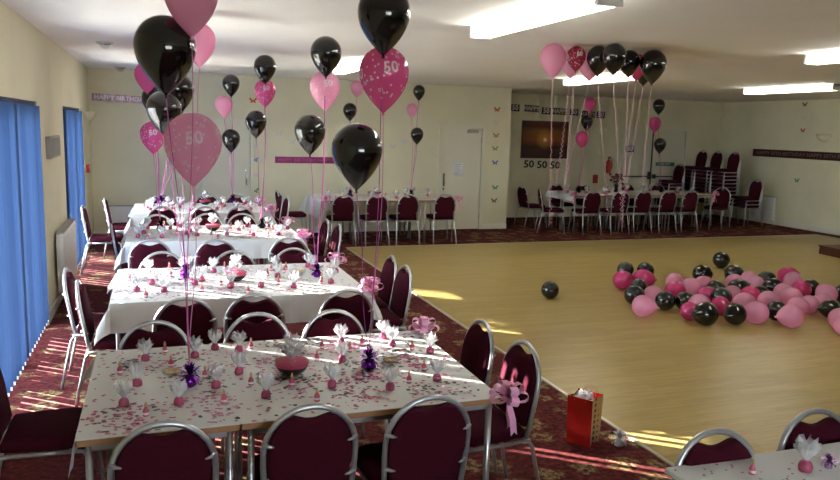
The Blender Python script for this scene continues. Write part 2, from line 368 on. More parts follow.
t = thing('call_point', 'small red fire alarm call point on the wall', 'alarm', (XL, 12.6, 1.20))
bevel(MB().box(0, .045, -.06, .06, -.06, .06).build('body', REDP, t), .005); MB().box(.045, .047, -.035, .035, -.035, .035).build('glass_panel', WHITE, t)
def uplighter(x, y, z, rz, label):
    t = thing('wall_light', label, 'light', (x, y, z), rz, 'plaster bowl wall lights')
    mb = MB(); n = 14; prof = [(.03, -.10), (.09, -.08), (.14, -.04), (.17, .02), (.175, .05), (.16, .05), (.12, -.03)]
    vs = []; fs = []
    for r, zz in prof:
        for k in range(n+1): a = PI+PI*k/n; vs.append((r*math.cos(a), r*math.sin(a)*.75, zz))
    for i in range(len(prof)-1):
        for k in range(n): fs.append((i*(n+1)+k, i*(n+1)+k+1, (i+1)*(n+1)+k+1, (i+1)*(n+1)+k))
    mb.add(vs, fs, 0, True).build('bowl', WALL, t); MB().box(-.06, .06, -.02, 0, -.06, .03).build('back_plate', WALL, t)
uplighter(XL, 12.95, 2.02, PI/2, 'cream bowl wall light by the far left corner')
uplighter(9.72, YB, 2.02, 0, 'cream bowl wall light beside the sunset picture')
uplighter(XR, 12.2, 2.0, -PI/2, 'cream bowl wall light above the brown birthday banner')
t = thing('fire_extinguisher', 'small red fire extinguisher hung beside the double doors', 'extinguisher', (10.02, YB, 1.02))
MB().lathe([(.055, 0), (.06, .02), (.06, .26), (.04, .31), (.02, .33), (.02, .36)], 16).build('cylinder', REDP, t, (0, -.07, 0)); MB().box(-.02, .02, -.13, -.03, .36, .39).build('handle', BLK, t)
MB().tube([(.02, -.07, .35), (.08, -.07, .33), (.085, -.07, .1)], .01, 6).build('hose', BLK, t); MB().box(-.03, .03, -.02, 0, .1, .16).build('bracket', BLK, t)
tag(MB().box(-.07, .07, -.006, 0, -.10, .10).build('safety_notice', mat('notice_red', (.35, .03, .03), .5), None, (9.72, YB, .88)), 'small red safety notice on the recess wall', 'sign')
# sunset picture
SUNM = mat('sunset_print', (.3, .1, .02), .5); v = coords(SUNM, kind='Object')
sx = nd(SUNM, 'ShaderNodeSeparateXYZ'); lk(SUNM, v, sx.inputs[0])
mr = nd(SUNM, 'ShaderNodeMapRange'); mr.inputs[1].default_value = -.42; mr.inputs[2].default_value = .42; lk(SUNM, sx.outputs[2], mr.inputs[0])
gr = ramp(SUNM, mr.outputs[0], [(0, (.05, .012, .006)), (.26, (.10, .025, .010)), (.30, (.015, .004, .003)), (.34, (.14, .03, .008)), (.5, (.40, .10, .012)), (.72, (.30, .12, .015)), (.86, (.12, .015, .008)), (1, (.20, .05, .02))])
def blob(cx, cz, r, soft):
    d = nd(SUNM, 'ShaderNodeVectorMath', operation='DISTANCE'); d.inputs[1].default_value = (cx, 0, cz); mpn = nd(SUNM, 'ShaderNodeMapping')
    lk(SUNM, v, mpn.inputs[0]); lk(SUNM, mpn.outputs[0], d.inputs[0]); return ramp(SUNM, d.outputs['Value'], [(r, (1,1,1)), (r+soft, (0,0,0))])
c1 = mixc(SUNM, blob(0, .2, .15, .75), (.03, .006, .004), gr); c2 = mixc(SUNM, blob(0, .02, .03, .22), c1, (.75, .30, .04)); c3 = mixc(SUNM, blob(0, -.0, .035, .03), c2, (1, .85, .5))
lk(SUNM, c3, bsdf(SUNM).inputs['Base Color'])
PCX = 8.33; PCZ = 1.765
t = thing('picture', 'framed canvas of an orange sunset over dark water', 'picture', (PCX, YB, PCZ))
MB().box(-.58, .58, -.028, -.004, -.41, .41).build('canvas', SUNM, t); MB().box(-.59, .59, -.024, 0, -.42, .42).build('stretcher_frame', BROWNW, t)
for k in range(3):
    o = tag(MB().add(*[(lambda g: ([(p[0]*1.15, 0, p[1]) for p in g[0]], g[1]))(text_geo('50', .23))][0]).build('number_cutout', BLK, None, (7.96+.335*k, YB-.008, 1.205-.01*k)),
            'black glitter number 50 cutout below the sunset picture', 'decoration', 'black 50 cutouts under the picture')
    so = o.modifiers.new('thick', 'SOLIDIFY'); so.thickness = .012; so.offset = 0
# banners
def foil_banner(name, wd, h, m, text, tm, label, loc, rz=0, tilt=0, tsize=.09, segs=0):
    t = thing(name, label, 'banner', loc, rz); t.rotation_euler.y = tilt
    n = 26; mb = MB()
    mb.strip([(-wd/2+wd*k/n, -.012-.006*math.sin(k*1.9), 0) for k in range(n+1)], (0, 0, h/2)); mb.build('foil_strip', m, t)
    wall_text(text, tsize, wd*.92).build('lettering', tm, t, (0, -.021, 0))
    return t
PF = mat('pink_silver_foil', (.36, .24, .28), .3, .6); MF = mat('magenta_foil', (.28, .03, .14), .3, .5); BF = mat('brown_foil', (.09, .03, .03), .28, .6)
LS = mat('silver_lettering', (.72, .70, .70), .3, .6); LD = mat('dull_lettering', (.26, .20, .19), .4, .4); LP = mat('pink_lettering', (.50, .12, .30), .35, .5)
foil_banner('foil_banner', 1.02, .12, PF, 'HAPPY BIRTHDAY 50', LS, 'pink and silver birthday banner beside the far left corner', (-.47, YF, 2.30), 0, .03, .10)
foil_banner('foil_banner', 1.50, .115, MF, 'HAPPY BIRTHDAY HAPPY BIRTHDAY', LP, 'magenta birthday banner on the far wall between the doors', (2.74, YF, 1.325), 0, .0, .09)
foil_banner('foil_banner', 3.10, .17, BF, 'HAPPY 50TH BIRTHDAY HAPPY 50TH BIRTHDAY', LD, 'long brown foil birthday banner on the right wall', (XR, 12.60, 1.600), -PI/2, .0, .11)
t = thing('letter_garland', 'strung white birthday lettering above the sunset picture', 'banner', (8.68, YB, 2.41)); t.rotation_euler.y = .04
for k, wd in enumerate(['50', 'HAPPY', '50', 'HAPPY', '50', 'HAPPY', '50']):
    xx = [-1.13, -.72, -.35, .0, .37, .74, 1.08][k]
    bk = bevel(MB().box(-.11 if len(wd) == 2 else -.185, .11 if len(wd) == 2 else .185, -.012, -.006, -.075, .075).build('card', BLK if len(wd) == 2 else mat('garland_card', (.10, .08, .06), .5), t, (xx, 0, .015*math.sin(k*2.1))), .002)
    wall_text(wd, .16 if len(wd) == 2 else .13).build('lettering', PRINT if len(wd) == 2 else LS, bk, (0, -.014, 0))
MB().tube([(-1.25, -.004, .06), (0, -.004, .03), (1.22, -.004, .06)], .003, 5).build('string', WHITE, t)
# butterfly cutouts
def cutout_mesh(m):
    mb = MB()
    for s_ in (-1, 1):
        mb.prism([(0, -.01), (s_*.055, .045), (s_*.065, .005), (s_*.03, -.012), (s_*.05, -.045), (s_*.02, -.05), (0, -.025)][::s_], -.006-.0, -.003)
    return mb.mesh('foil_cutout', m)
CUT = {}
def cutout(p, rz, colname, col, label):
    if colname not in CUT: CUT[colname] = cutout_mesh(mat(colname+'_foil_card', col, .35, .4))
    tag(obj('foil_cutout', CUT[colname], None, p, rz), label, 'decoration', 'small foil cutouts stuck on the walls')
CC = dict(red=(.45,.06,.03), orange=(.5,.2,.05), olive=(.3,.28,.08), blue=(.08,.22,.5), green=(.06,.3,.12), silver=(.6,.6,.6), brown=(.2,.1,.05))
for x, y, cn in ((254, 145, 'silver'), (255, 159, 'blue'), (256, 174, 'silver'), (255, 190, 'green')):
    cutout(at(x, y, Y=YF), 0, cn, CC[cn], '%s foil cutout in the column beside the far left door' % cn)
for x, y, cn in ((253, 100, 'red'),): cutout(at(x, y, Y=YF), 0, cn, CC[cn], 'red foil cutout high on the far wall above the door')
for x, y, cn in ((497, 109, 'red'), (496, 122, 'silver'), (496, 135, 'orange'), (495, 148, 'olive'), (495, 162, 'blue'), (495, 187, 'green'), (494, 200, 'brown')):
    cutout(at(x, y, Y=YF), 0, cn, CC[cn], '%s foil cutout in the column beside the cream door with notice' % cn)
for x, y in ((279, 133), (292, 141), (393, 146), (404, 141)):
    cutout(at(x, y, Y=YF), 0, 'silver', CC['silver'], 'silver foil cutout on the far wall near the magenta banner')
for x, y, cn in ((805, 104, 'brown'), (804, 117, 'silver'), (803, 130, 'red'), (797, 180, 'green')):
    cutout(at(x, y, X=XR), -PI/2, cn, CC[cn], '%s foil cutout on the right wall by the brown banner' % cn)
# ------------------------------------------------------------------ chairs
CH = .86
def yback(z): return -.185 - .075*(z-.40)/.46
def loop_pts(hw, top, n=16, z0=.40):
    zc = top-hw*1.04; pts = [(-hw*.93, yback(z0), z0), (-hw*.97, yback(.5), .5), (-hw, yback(zc-.06), zc-.06)]
    for k in range(n+1):
        a = PI-PI*k/n; z = zc+hw*1.04*math.sin(a); pts.append((hw*math.cos(a), yback(z), z))
    return pts + [(hw, yback(zc-.06), zc-.06), (hw*.97, yback(.5), .5), (hw*.93, yback(z0), z0)]
def pad_outline():
    hw, top = .174, .838; zc = top-hw*1.04; o = [(-.158, .455), (-.167, .56), (-hw, zc-.06)]
    def zt(x): return .793+.022*(.5-.5*math.cos(PI*min(1, abs(x)/.095)))
    for k in range(25):
        a = PI-PI*k/24; x = hw*math.cos(a); z = zc+hw*1.04*math.sin(a); o.append((x, min(z, zt(x))))
    return o+[(hw, zc-.06), (.167, .56), (.158, .455)]
def make_chair(label, group):
    t = thing('banquet_chair', label, 'chair', (0, 0, 0), 0, group)
    out = pad_outline(); n = len(out); cx, cz = 0, .64; mb = MB(); vs = []
    for s_, dy in ((.9, -.022), (.985, -.016), (1, -.004), (1, .010), (.985, .022), (.9, .03)):
        for x, z in out: X_ = x*s_; Z_ = cz+(z-cz)*s_; vs.append((X_, yback(Z_)+dy, Z_))
    fs = [tuple(range(n)), tuple(range(6*n-1, 5*n-1, -1))]
    for i in range(5):
        for k in range(n): fs.append((i*n+k, (i+1)*n+k, (i+1)*n+(k+1) % n, i*n+(k+1) % n))
    mb.add(vs, fs, 0, True).build('backrest', FAB, t)
    bf = MB().tube(loop_pts(.188, CH-.011), .0125, 8).build('back_frame', SILV, t)
    for s_ in (-1, 1):
        for z, d in ((.70, .0), (.54, .0)):
            xx = .19*(.99 if z > .6 else .97)
            MB().tube([(s_*(xx-.002), yback(z)-.004, z), (s_*(xx-.020), yback(z)-.024, z-.003), (s_*(xx-.040), yback(z)-.027, z-.007)], [.011, .008, .003], 6).build('fixing_tab', SILV, bf)
    # seat
    o = [(-.185, -.17), (-.205, -.05), (-.215, .13), (-.20, .20), (-.15, .225), (.15, .225), (.20, .20), (.215, .13), (.205, -.05), (.185, -.17)]; n = len(o); vs = []
    for s_, z in ((.93, .405), (.99, .412), (1, .435), (.985, .453), (.93, .465), (.7, .470)):
        vs += [(x*s_, .02+(y-.02)*s_, z) for x, y in o]
    fs = [tuple(range(n))[::-1], tuple(range(5*n, 6*n))]
    for i in range(5):
        for k in range(n): fs.append((i*n+k, i*n+(k+1) % n, (i+1)*n+(k+1) % n, (i+1)*n+k))
    MB().add(vs, fs, 0, True).build('seat', FAB, t)
    mb = MB()
    for s_ in (-1, 1): mb.tube([(s_*.185, -.20, .392), (s_*.20, 0, .392), (s_*.203, .15, .392)], .011, 8)
    mb.tube([(-.185, -.19, .392), (.185, -.19, .392)], .009, 6).tube([(-.2, .13, .392), (.2, .13, .392)], .009, 6).build('seat_frame', SILV, t)
    for s_ in (-1, 1):
        MB().tube([(s_*.203, .15, .392), (s_*.203, .185, .388), (s_*.204, .205, .365), (s_*.21, .222, .20), (s_*.218, .240, 0)], .011, 8).build('leg', SILV, t)
        MB().tube([(s_*.19, -.14, .392), (s_*.19, -.19, .386), (s_*.192, -.21, .36), (s_*.20, -.25, .18), (s_*.205, -.285, 0)], .011, 8).build('leg', SILV, t)
    return t
proto = [None]
def chair(base, rz, label, group, z=0):
    if proto[0] is None:
        proto[0] = make_chair(label, group); proto[0].location = (base[0], base[1], z); proto[0].rotation_euler.z = rz; return proto[0]
    return copy_tree(proto[0], (base[0], base[1], z), rz, label, group)
APY = yback(CH)
def chair_apex(px, py, face, label, group, Y=None, X=None, jit=0):
    rz = {'N': 0, 'S': PI, 'E': -PI/2, 'W': PI/2}[face]+jit if isinstance(face, str) else face
    P = at(px, py, Z=CH) if Y is None and X is None else at(px, py, Y=Y, X=X)
    return chair((P.x+APY*math.sin(rz), P.y-APY*math.cos(rz)), rz, label, group)
BC = 'burgundy chair '
def crow(pts, face, where, group, names=None, **k):
    for i, q in enumerate(pts):
        nm = (names or (['at window end', 'in middle', 'at dance-floor end'] if len(pts) == 3 else ['nearer the far wall', 'further from the far wall'] if len(pts) == 2 else ['']))[i]
        chair_apex(q[0], q[1], face, (BC+where+(', '+nm if nm else '')), group, jit=random.uniform(-.04, .04), **k)
T = ['the wood-edged table', 'the sunlit cloth table', 'the table beyond the radiator', 'the row table nearest the far wall']
G = ['chairs around the wood-edged table', 'chairs around the sunlit cloth table', 'chairs around the table beyond the radiator', 'chairs around the row table nearest the far wall']
crow([(163,421), (312,404), (432,395)], 'N', 'with its back turned at wood-edged table', G[0])
crow([(154,320), (257,312), (333,309)], 'S', 'between wood-edged and sunlit tables, facing the wood-edged one', G[0])
crow([(484,320), (527,341)], 'W', 'by the bow at end of the wood-edged table', G[0])
chair((-.55, 3.92), -PI/2, BC+'at the window end of '+T[0], G[0])
crow([(185,297), (255,293), (348,289)], 'N', 'between wood-edged and sunlit tables, facing the sunlit one', G[1])
crow([(162,251), (234,250), (293,247.5)], 'S', 'on far-wall side of '+T[1], G[1])
crow([(393,255), (407,265)], 'W', 'at dance-floor end of '+T[1], G[1])
crow([(65,268), (77,280)], 'E', 'with sunlit seat by the blue blind', G[1])
crow([(150,239), (216,239), (289,237)], 'N', 'facing table beyond radiator from sunlit side', G[2])
crow([(157,214), (207,213), (242,213)], 'S', 'on far-wall side of '+T[2], G[2])
crow([(327,219), (339,224)], 'W', 'at dance-floor end of '+T[2], G[2])
chair((-.22, 8.55), -PI/2+.05, BC+'at the window end of '+T[2], G[2])
crow([(162,206), (205,206), (240,206)], 'N', 'facing far wall at the last row table', G[3])
crow([(162,194), (207,195), (237,196)], 'S', 'between the far wall and last row table', G[3], Y=12.0)
crow([(282,193), (288,196)], 'W', 'at dance-floor end of last row table', G[3])
crow([(104,197)], 'E', 'at the window end of the last row table', G[3])
chair((-.66, 10.45), -PI/2, BC+'pushed against the blue blind nearest the far wall', G[3])
GF = 'chairs at the table along the far wall'
crow([(344,196), (378,196), (409,196), (446,196)], 'N', 'facing the far wall table', GF, ['at draped end', 'second from draped end', 'third from draped end', 'at door end'], Y=11.86)
chair((2.16, 12.75), -PI/2, BC+'sideways at the cloth-draped end of the far wall table', GF)
GR = 'chairs at the table in the recess'
crow([(594,193), (622,193), (645,192), (670,193), (692,192)], 'N', 'on open side of recess table', GR, ['at bow end', 'second from bow', 'third from bow', 'fourth from bow', 'near chair stacks'], Y=12.46)
chair((7.28, 12.95), -PI/2-.35, BC+'turned outwards at the bow end of the recess table', GR)
chair((7.25, 13.72), -PI/2+.1, BC+'at the bow end of recess table, by recess wall', GR)
chair((11.35, 13.05), PI/2+.5, BC+'at the end of the recess table by the stacked chairs', GR)
for x in (8.1, 8.75, 9.9, 10.7): chair((x, 14.02), PI, BC+'between the recess table and the recess wall', GR)
crow([(715,428), (815,408)], 'S', 'behind the table by the gift bag', 'chairs at the table by the gift bag', ['at its corner', 'further along'])
for x, y, n, lb, g_ in ((12.22, 14.92, 10, 'in one of the tall corner stacks', 'chairs in the tall corner stacks'), (12.22, 14.40, 10, 'in one of the tall corner stacks', 'chairs in the tall corner stacks'),
        (12.25, 13.88, 10, 'in one of the tall corner stacks', 'chairs in the tall corner stacks'), (12.42, 13.34, 3, 'in the low stack by the right radiator', 'chairs in the low stack by the radiator'), (11.60, 14.95, 6, 'in the short stack next to the double doors', 'chairs in the short stack by the doors')):
    for k in range(n): chair((x-.003*k, y), PI/2+.02, BC+lb, g_, z=k*.084)
# ------------------------------------------------------------------ tables
TH = .742
def table_unit(x0, x1, y0, y1, label, group):
    t = thing('folding_table', label, 'table', ((x0+x1)/2, (y0+y1)/2, 0), 0, group); a = (x1-x0)/2-.0015; b = (y1-y0)/2-.0015
    MB().box(-a+.003, a-.003, -b+.003, b-.003, TH-.024, TH).build('table_top', LAM, t)
    MB().box(-a, a, -b, -b+.004, TH-.026, TH-.002).box(-a, a, b-.004, b, TH-.026, TH-.002).box(-a, -a+.004, -b, b, TH-.026, TH-.002).box(a-.004, a, -b, b, TH-.026, TH-.002).build('edge_band', WOODE, t)
    i = .03
    MB().box(-a+i, a-i, -b+i, -b+i+.025, TH-.06, TH-.026).box(-a+i, a-i, b-i-.025, b-i, TH-.06, TH-.026).box(-a+i, -a+i+.025, -b+i, b-i, TH-.06, TH-.026).box(a-i-.025, a-i, -b+i, b-i, TH-.06, TH-.026).build('apron_frame', SILV, t)
    for sx_ in (-1, 1):
        for sy in (-1, 1): MB().tube([(sx_*(a-i-.012), sy*(b-i-.012), TH-.03), (sx_*(a-i-.012), sy*(b-i-.012), 0)], .0145, 10).build('leg', SILV, t)
def cloth(x0, x1, y0, y1, df, db, dl, dr, label, group=None, z=TH+.0015):
    def axis(lo, hi, a, b):
        p = [];
        for k in range(5): p.append(('l', a*(1-k/5)))
        n = 24
        for k in range(n+1): p.append(('m', lo+(hi-lo)*k/n))
        for k in range(5): p.append(('h', b*(k+1)/5))
        return p
    U = axis(x0, x1, dl, dr); V = axis(y0, y1, df, db); vs = []; fs = []
    for i, (ku, u) in enumerate(U):
        for j, (kv, q) in enumerate(V):
            du = u if ku in 'lh' else 0; dv = q if kv in 'lh' else 0
            x = u if ku == 'm' else (x0 if ku == 'l' else x1); y = q if kv == 'm' else (y0 if kv == 'l' else y1)
            d = math.hypot(du, dv); wav = .012*math.sin((x+y)*17+i*.2)*d/.2
            out = .004+.10*d+abs(wav) if d > 1e-6 else 0
            if du > 0: x += (-1 if ku == 'l' else 1)*(out+ (.35*du if dv > .01 else 0))
            if dv > 0: y += (-1 if kv == 'l' else 1)*(out+ (.35*dv if du > .01 else 0))
            vs.append((x, y, z-d*.985))
    n = len(V)
    for i in range(len(U)-1):
        for j in range(n-1): fs.append((i*n+j, (i+1)*n+j, (i+1)*n+j+1, i*n+j+1))
    mb = MB().add(vs, fs, 0, True); o = mb.build('tablecloth', PAPER)
    so = o.modifiers.new('thick', 'SOLIDIFY'); so.thickness = .0012; so.offset = 1
    for p in o.data.polygons: p.use_smooth = False
    return tag(o, label, 'tablecloth', group)
TX0, TX1 = -.32, 1.47
TY = [(2.98, 4.16), (5.27, 6.50), (7.95, 9.15), (10.45, 11.72)]
for k, (a, b) in enumerate(TY):
    g_ = 'table units joined as '+T[k]; m_ = (a+b)/2
    table_unit(TX0, .30, a, b, 'white folding table set crosswise at window end of '+T[k], g_)
    table_unit(.30, TX1, a, m_, 'long folding table, near-side half of '+T[k], g_)
    table_unit(.30, TX1, m_, b, 'long folding table, far-wall half of '+T[k], g_)
cloth(TX0, TX1, *TY[0], 0.0, .12, .15, 0.0, 'white paper cover laid flush on the wood-edged table')
cloth(TX0, TX1, *TY[1], .20, .16, .16, .14, 'bright white tablecloth hanging over the sunlit table beside the blind')
cloth(TX0, TX1, *TY[2], .20, .16, .17, .14, 'white tablecloth hanging over the table beyond the radiator')
cloth(TX0, TX1, *TY[3], .20, .16, .20, .14, 'white tablecloth on the row table nearest the far wall')
FY = (11.98, 13.16)
g_ = 'table units joined along the far wall'
table_unit(2.50, 3.10, *FY, 'white folding table at the draped end of the far wall table', g_)
table_unit(3.10, 4.27, FY[0], 12.57, 'long white folding table in the middle of the far wall table', g_)
table_unit(3.10, 4.27, 12.57, FY[1], 'long white folding table in the middle of the far wall table', g_)
table_unit(4.27, 4.87, *FY, 'white folding table at the door end of the far wall table', g_)
cloth(2.50, 3.10, *FY, .002, .05, .30, .002, 'white cloth hanging down the end of the far wall table')
RY = (12.68, 13.75); g_ = 'table units joined in the recess'
for k in range(3):
    for j in range(2): table_unit(7.62+1.11*k, 7.62+1.11*(k+1), RY[0]+.535*j, RY[0]+.535*(j+1), ['white folding table at the bow end of the recess table', 'white folding table in the middle of the recess table', 'white folding table at the stacked-chair end of the recess table'][k], g_)
cloth(7.62, 8.73, *RY, .002, .05, .12, .002, 'white paper cover on the bow end of the recess table')
NY = (1.52, 2.15)
table_unit(1.75, 2.95, *NY, 'white folding table under paper beside the gift bag', 'tables by the gift bag')
cloth(1.75, 2.95, *NY, .10, .004, .02, .02, 'white paper cover on the table by the gift bag')
TZ = TH+.003
# ------------------------------------------------------------------ confetti
CONF = [mat('black_confetti', (.015, .015, .02), .3, .3), mat('pink_confetti', (.60, .22, .34), .35, .2), mat('hot_confetti', (.50, .05, .16), .3, .3)]
def confetti(n, x0, x1, y0, y1, label, size=.008, seed=1):
    R = random.Random(seed); mb = MB()
    cl = [(R.uniform(x0+.1, x1-.1), R.uniform(y0+.1, y1-.1), R.choice((0, 0, 0, 1, 2))) for _ in range(30)]
    for i in range(n):
        if R.random() < .62:
            c = R.choice(cl); x = R.gauss(c[0], .075); y = R.gauss(c[1], .055); mi = c[2] if R.random() < .75 else R.choice((0, 1, 2))
        else: x = R.uniform(x0, x1); y = R.uniform(y0, y1); mi = R.choice((0, 0, 1, 1, 2))
        if not (x0+.01 < x < x1-.01 and y0+.01 < y < y1-.01): continue
        a = R.uniform(0, PI); s_ = size*R.uniform(.6, 1.5); ca, sa = math.cos(a), math.sin(a); z = TZ+R.uniform(.0, .002)
        sh = R.choice(([(-1,-.5),(1,-.5),(1,.5),(-1,.5)], [(-1,0),(-.4,-.8),(.6,-.6),(1,.2),(.2,.9)], [(-.9,-.3),(0,-.7),(.9,-.3),(.5,.6),(-.5,.6)]))
        tl = R.uniform(-.3, .3)
        mb.add([(x+s_*(p*ca-q*sa), y+s_*(p*sa+q*ca), z+abs(s_*p*tl)) for p, q in sh], [tuple(range(len(sh)))], mi)
    tag(mb.build('confetti', CONF), label, 'confetti', kind='stuff')
confetti(1700, TX0, TX1, *TY[0], 'pink and black foil confetti scattered over the wood-edged table', .0105, 3)
confetti(1300, TX0, TX1, *TY[1], 'pink and black foil confetti scattered over the sunlit table', .0095, 4)
confetti(1300, TX0, TX1, *TY[2], 'pink and black foil confetti on the table beyond the radiator', .011, 5)
confetti(900, TX0, TX1, *TY[3], 'pink and black foil confetti on the row table nearest the far wall', .011, 6)
confetti(400, 2.5, 4.87, *FY, 'pink and black confetti on the far wall table', .012, 7)
confetti(300, 7.62, 10.95, *RY, 'pink and black confetti on the recess table', .012, 8)
confetti(160, 1.75, 2.95, *NY, 'sparse foil confetti on the table by the gift bag', .007, 9)
# ------------------------------------------------------------------ favours, bottles, bowls
def tulle_mesh(seed):
    R = random.Random(seed); mb = MB()
    for L in range(3):
        n = 22; ph = R.uniform(0, 6); vs = []; k0 = R.randint(4, 6)
        prof = ((.006, .036), (.014, .052), (.026, .068), (.036-.006*L, .080+.012*L))
        for r, z in prof:
            for k in range(n):
                a = 2*PI*k/n; q = 1+.35*math.sin(k0*a+ph)*(z-.036)/.05
                vs.append((r*q*math.cos(a), r*q*math.sin(a), z+.010*math.sin(k0*a+ph+1.2)*(z-.036)/.05))
        mb.add(vs, [(i*n+k, i*n+(k+1) % n, (i+1)*n+(k+1) % n, (i+1)*n+k) for i in range(3) for k in range(n)], 0, True)
    return mb.mesh('tulle_top', TULLE)
TUL = [tulle_mesh(s_) for s_ in range(4)]
JAR = MB().lathe([(.015, 0), (.021, .003), (.022, .018), (.018, .030), (.008, .037), (.006, .040)], 12).mesh('sweet_bundle', JARP)
TIE = MB().lathe([(.0085, -.003), (.010, 0), (.0085, .003)], 10).mesh('tie', RIBM)
def favour(x, y, label, group, k=0, s_=1.0, z=TZ):
    t = thing('party_favour', label, 'favour', (x, y, z), random.uniform(0, 6), group); t.scale = (s_,)*3
    obj('sweet_bundle', JAR, t); obj('tulle_top', TUL[k % 4], t); obj('tie', TIE, t, (0, 0, .038)); return t
BOT = MB().lathe([(.009, 0), (.0115, .002), (.0115, .020), (.008, .029), (.0045, .035), (.0045, .040)], 12).mesh('bottle_body', BOTP)
BCAP = MB().lathe([(.0052, .038), (.0056, .047), (.004, .050), (.0025, .056)], 10).mesh('bottle_cap', GOLD)
BLAB = MB().lathe([(.0117, .007), (.0117, .016)], 12, cap=False).mesh('bottle_label', PRINT)
def bottle(x, y, label, group, s_=1.0, z=TZ):
    t = thing('bubble_bottle', label, 'bottle', (x, y, z), random.uniform(0, 6), group); t.scale = (s_,)*3
    obj('bottle_body', BOT, t); obj('bottle_cap', BCAP, t); obj('bottle_label', BLAB, t); return t
FV = [(145.5,361), (137.5,386), (124,406), (179,405), (216,388), (239,374), (215,350), (239,352), (266,398), (195,358), (341,344), (342,362), (332,387), (390,390), (437,381), (430,353), (392,346), (383,339)]
BT = [(165,353), (171,367), (120,374), (146,416), (224,403), (251,385), (251,349), (292,386), (322,349), (317,361), (362,346), (412,350), (424,371), (409,383), (359,379), (317,401), (205,378), (350,352)]
rel_f = []; rel_b = []
for k, q in enumerate(FV):
    P = at(*q, Z=TZ); P.y = min(P.y, TY[0][1]-.04); rel_f.append((P.x, P.y-TY[0][0])); favour(P.x, P.y, 'tulle-topped pink sweet bundle on the wood-edged table', 'tulle favours on the wood-edged table', k, 1.0)
for k, q in enumerate(BT):
    P = at(*q, Z=TZ); P.y = min(P.y, TY[0][1]-.04); rel_b.append((P.x, P.y-TY[0][0])); bottle(P.x, P.y, 'tiny pink bubble bottle on the wood-edged table', 'tiny bottles on the wood-edged table', 1.12)
rr = random.Random(11)
for ti in (1, 2, 3):
    for k, (x, y) in enumerate(rel_f):
        x2 = min(TX1-.05, max(TX0+.05, x+rr.uniform(-.06, .06))); y2 = min(TY[ti][1]-.05, TY[ti][0]+max(.05, y+rr.uniform(-.06, .06)))
        favour(x2, y2, 'tulle-topped pink sweet bundle on '+T[ti], 'tulle favours on '+T[ti], k+ti, 1.12)
    for k, (x, y) in enumerate(rel_b[::(1 if ti < 3 else 2)]):
        x2 = min(TX1-.05, max(TX0+.05, x+rr.uniform(-.06, .06))); y2 = min(TY[ti][1]-.05, TY[ti][0]+max(.05, y+rr.uniform(-.06, .06)))
        bottle(x2, y2, 'tiny pink bubble bottle on '+T[ti], 'tiny bottles on '+T[ti], 1.2)
for k in range(9): favour(2.7+.24*k+rr.uniform(-.05, .05), FY[0]+rr.uniform(.12, 1.0), 'tulle-topped pink sweet bundle on the far wall table', 'tulle favours on the far wall table', k, 1.3)
for k in range(6): bottle(2.8+.34*k, FY[0]+rr.uniform(.1, .8), 'tiny pink bubble bottle on the far wall table', 'tiny bottles on the far wall table', 1.2)
for k in range(10): favour(7.8+.31*k, RY[0]+rr.uniform(.12, .9), 'tulle-topped pink sweet bundle on the recess table', 'tulle favours on the recess table', k, 1.3)
P = at(752, 474, Z=TZ); bottle(P.x, P.y, 'tiny pink bubble bottle alone on the table by the gift bag', None, 1.05)
P = at(805, 471, Z=TZ); favour(P.x, P.y, 'tulle-topped sweet bundle on the table by the gift bag', None, 2, 1.15)
P = at(822, 464, Z=TZ)
IRI = mat('iridescent_foil', (.55, .35, .65), .2, .9)
def fishbowl(x, y, label):
    t = thing('fish_bowl', label, 'bowl', (x, y, TZ), 0, 'bead-filled glass fish bowls'); R = .086; c = .080
    def prof(a0, a1, n, r): return [(max(.004, r*math.sin(a0+(a1-a0)*k/n)), c-r*math.cos(a0+(a1-a0)*k/n)) for k in range(n+1)]
    MB().lathe(prof(.42, 2.55, 16, R)+[(.056, c+.081)], 24, cap=False).lathe([(.004, .0012), (.036, .0015)], 24, cap=False).build('glass_bowl', GLASS, t)
    MB().lathe(prof(.42, 1.18, 8, R-.003), 24).build('black_beads', KSAND, t)
    MB().lathe([(r, z+.002) for r, z in prof(1.18, 1.46, 6, R-.003)]+[(.03, c-.006)], 24).build('pink_beads', PSAND, t)
    o = obj('tulle_top', TUL[1], t, (0, 0, .112)); o.scale = (1.1, 1.1, .85)
    o = obj('tissue', TUL[2], t, (0, 0, .046)); o.scale = (1.4, 1.4, 1.0)
    return t
P = at(292, 375, Z=TZ); fishbowl(P.x, P.y, 'glass fish bowl layered with pink and black beads on the wood-edged table')
P = at(236, 281, Z=TZ); fishbowl(P.x, P.y, 'glass fish bowl of pink beads on the sunlit table')
P = at(213, 231, Z=TZ); fishbowl(P.x, P.y, 'glass fish bowl of pink beads on the table beyond the radiator')
P = at(205, 205, Z=TZ); fishbowl(P.x, P.y, 'glass fish bowl of pink beads on the row table nearest the far wall')
def snack_bowl(x, y, label):
    t = thing('snack_bowl', label, 'bowl', (x, y, TZ), 0, 'small glass snack bowls')
    MB().lathe([(.026, 0), (.028, .002), (.042, .014), (.05, .028), (.048, .028), (.038, .014), (.02, .006)], 20).build('bowl', GLASS, t)
    R = random.Random(3); mb = MB()
    for k in range(26):
        a = R.uniform(0, 6.3); r = .034*math.sqrt(R.random()); mb.lathe([(.002, -.006), (.008, 0), (.002, .006)], 6, off=(r*math.cos(a), r*math.sin(a), .022+R.uniform(0, .009)))
    tag(mb.build('snacks', SNACK, t), kind='stuff')
for q, l in (((172, 376), 'small bowl of cream snacks beside the purple weight on the wood-edged table'), ((390, 364), 'small bowl of cream snacks beside the fish-bowl side purple weight')): P = at(*q, Z=TZ); snack_bowl(P.x, P.y, l)
P = at(300, 274, Z=TZ); snack_bowl(P.x, P.y, 'small bowl of cream snacks on the sunlit table')
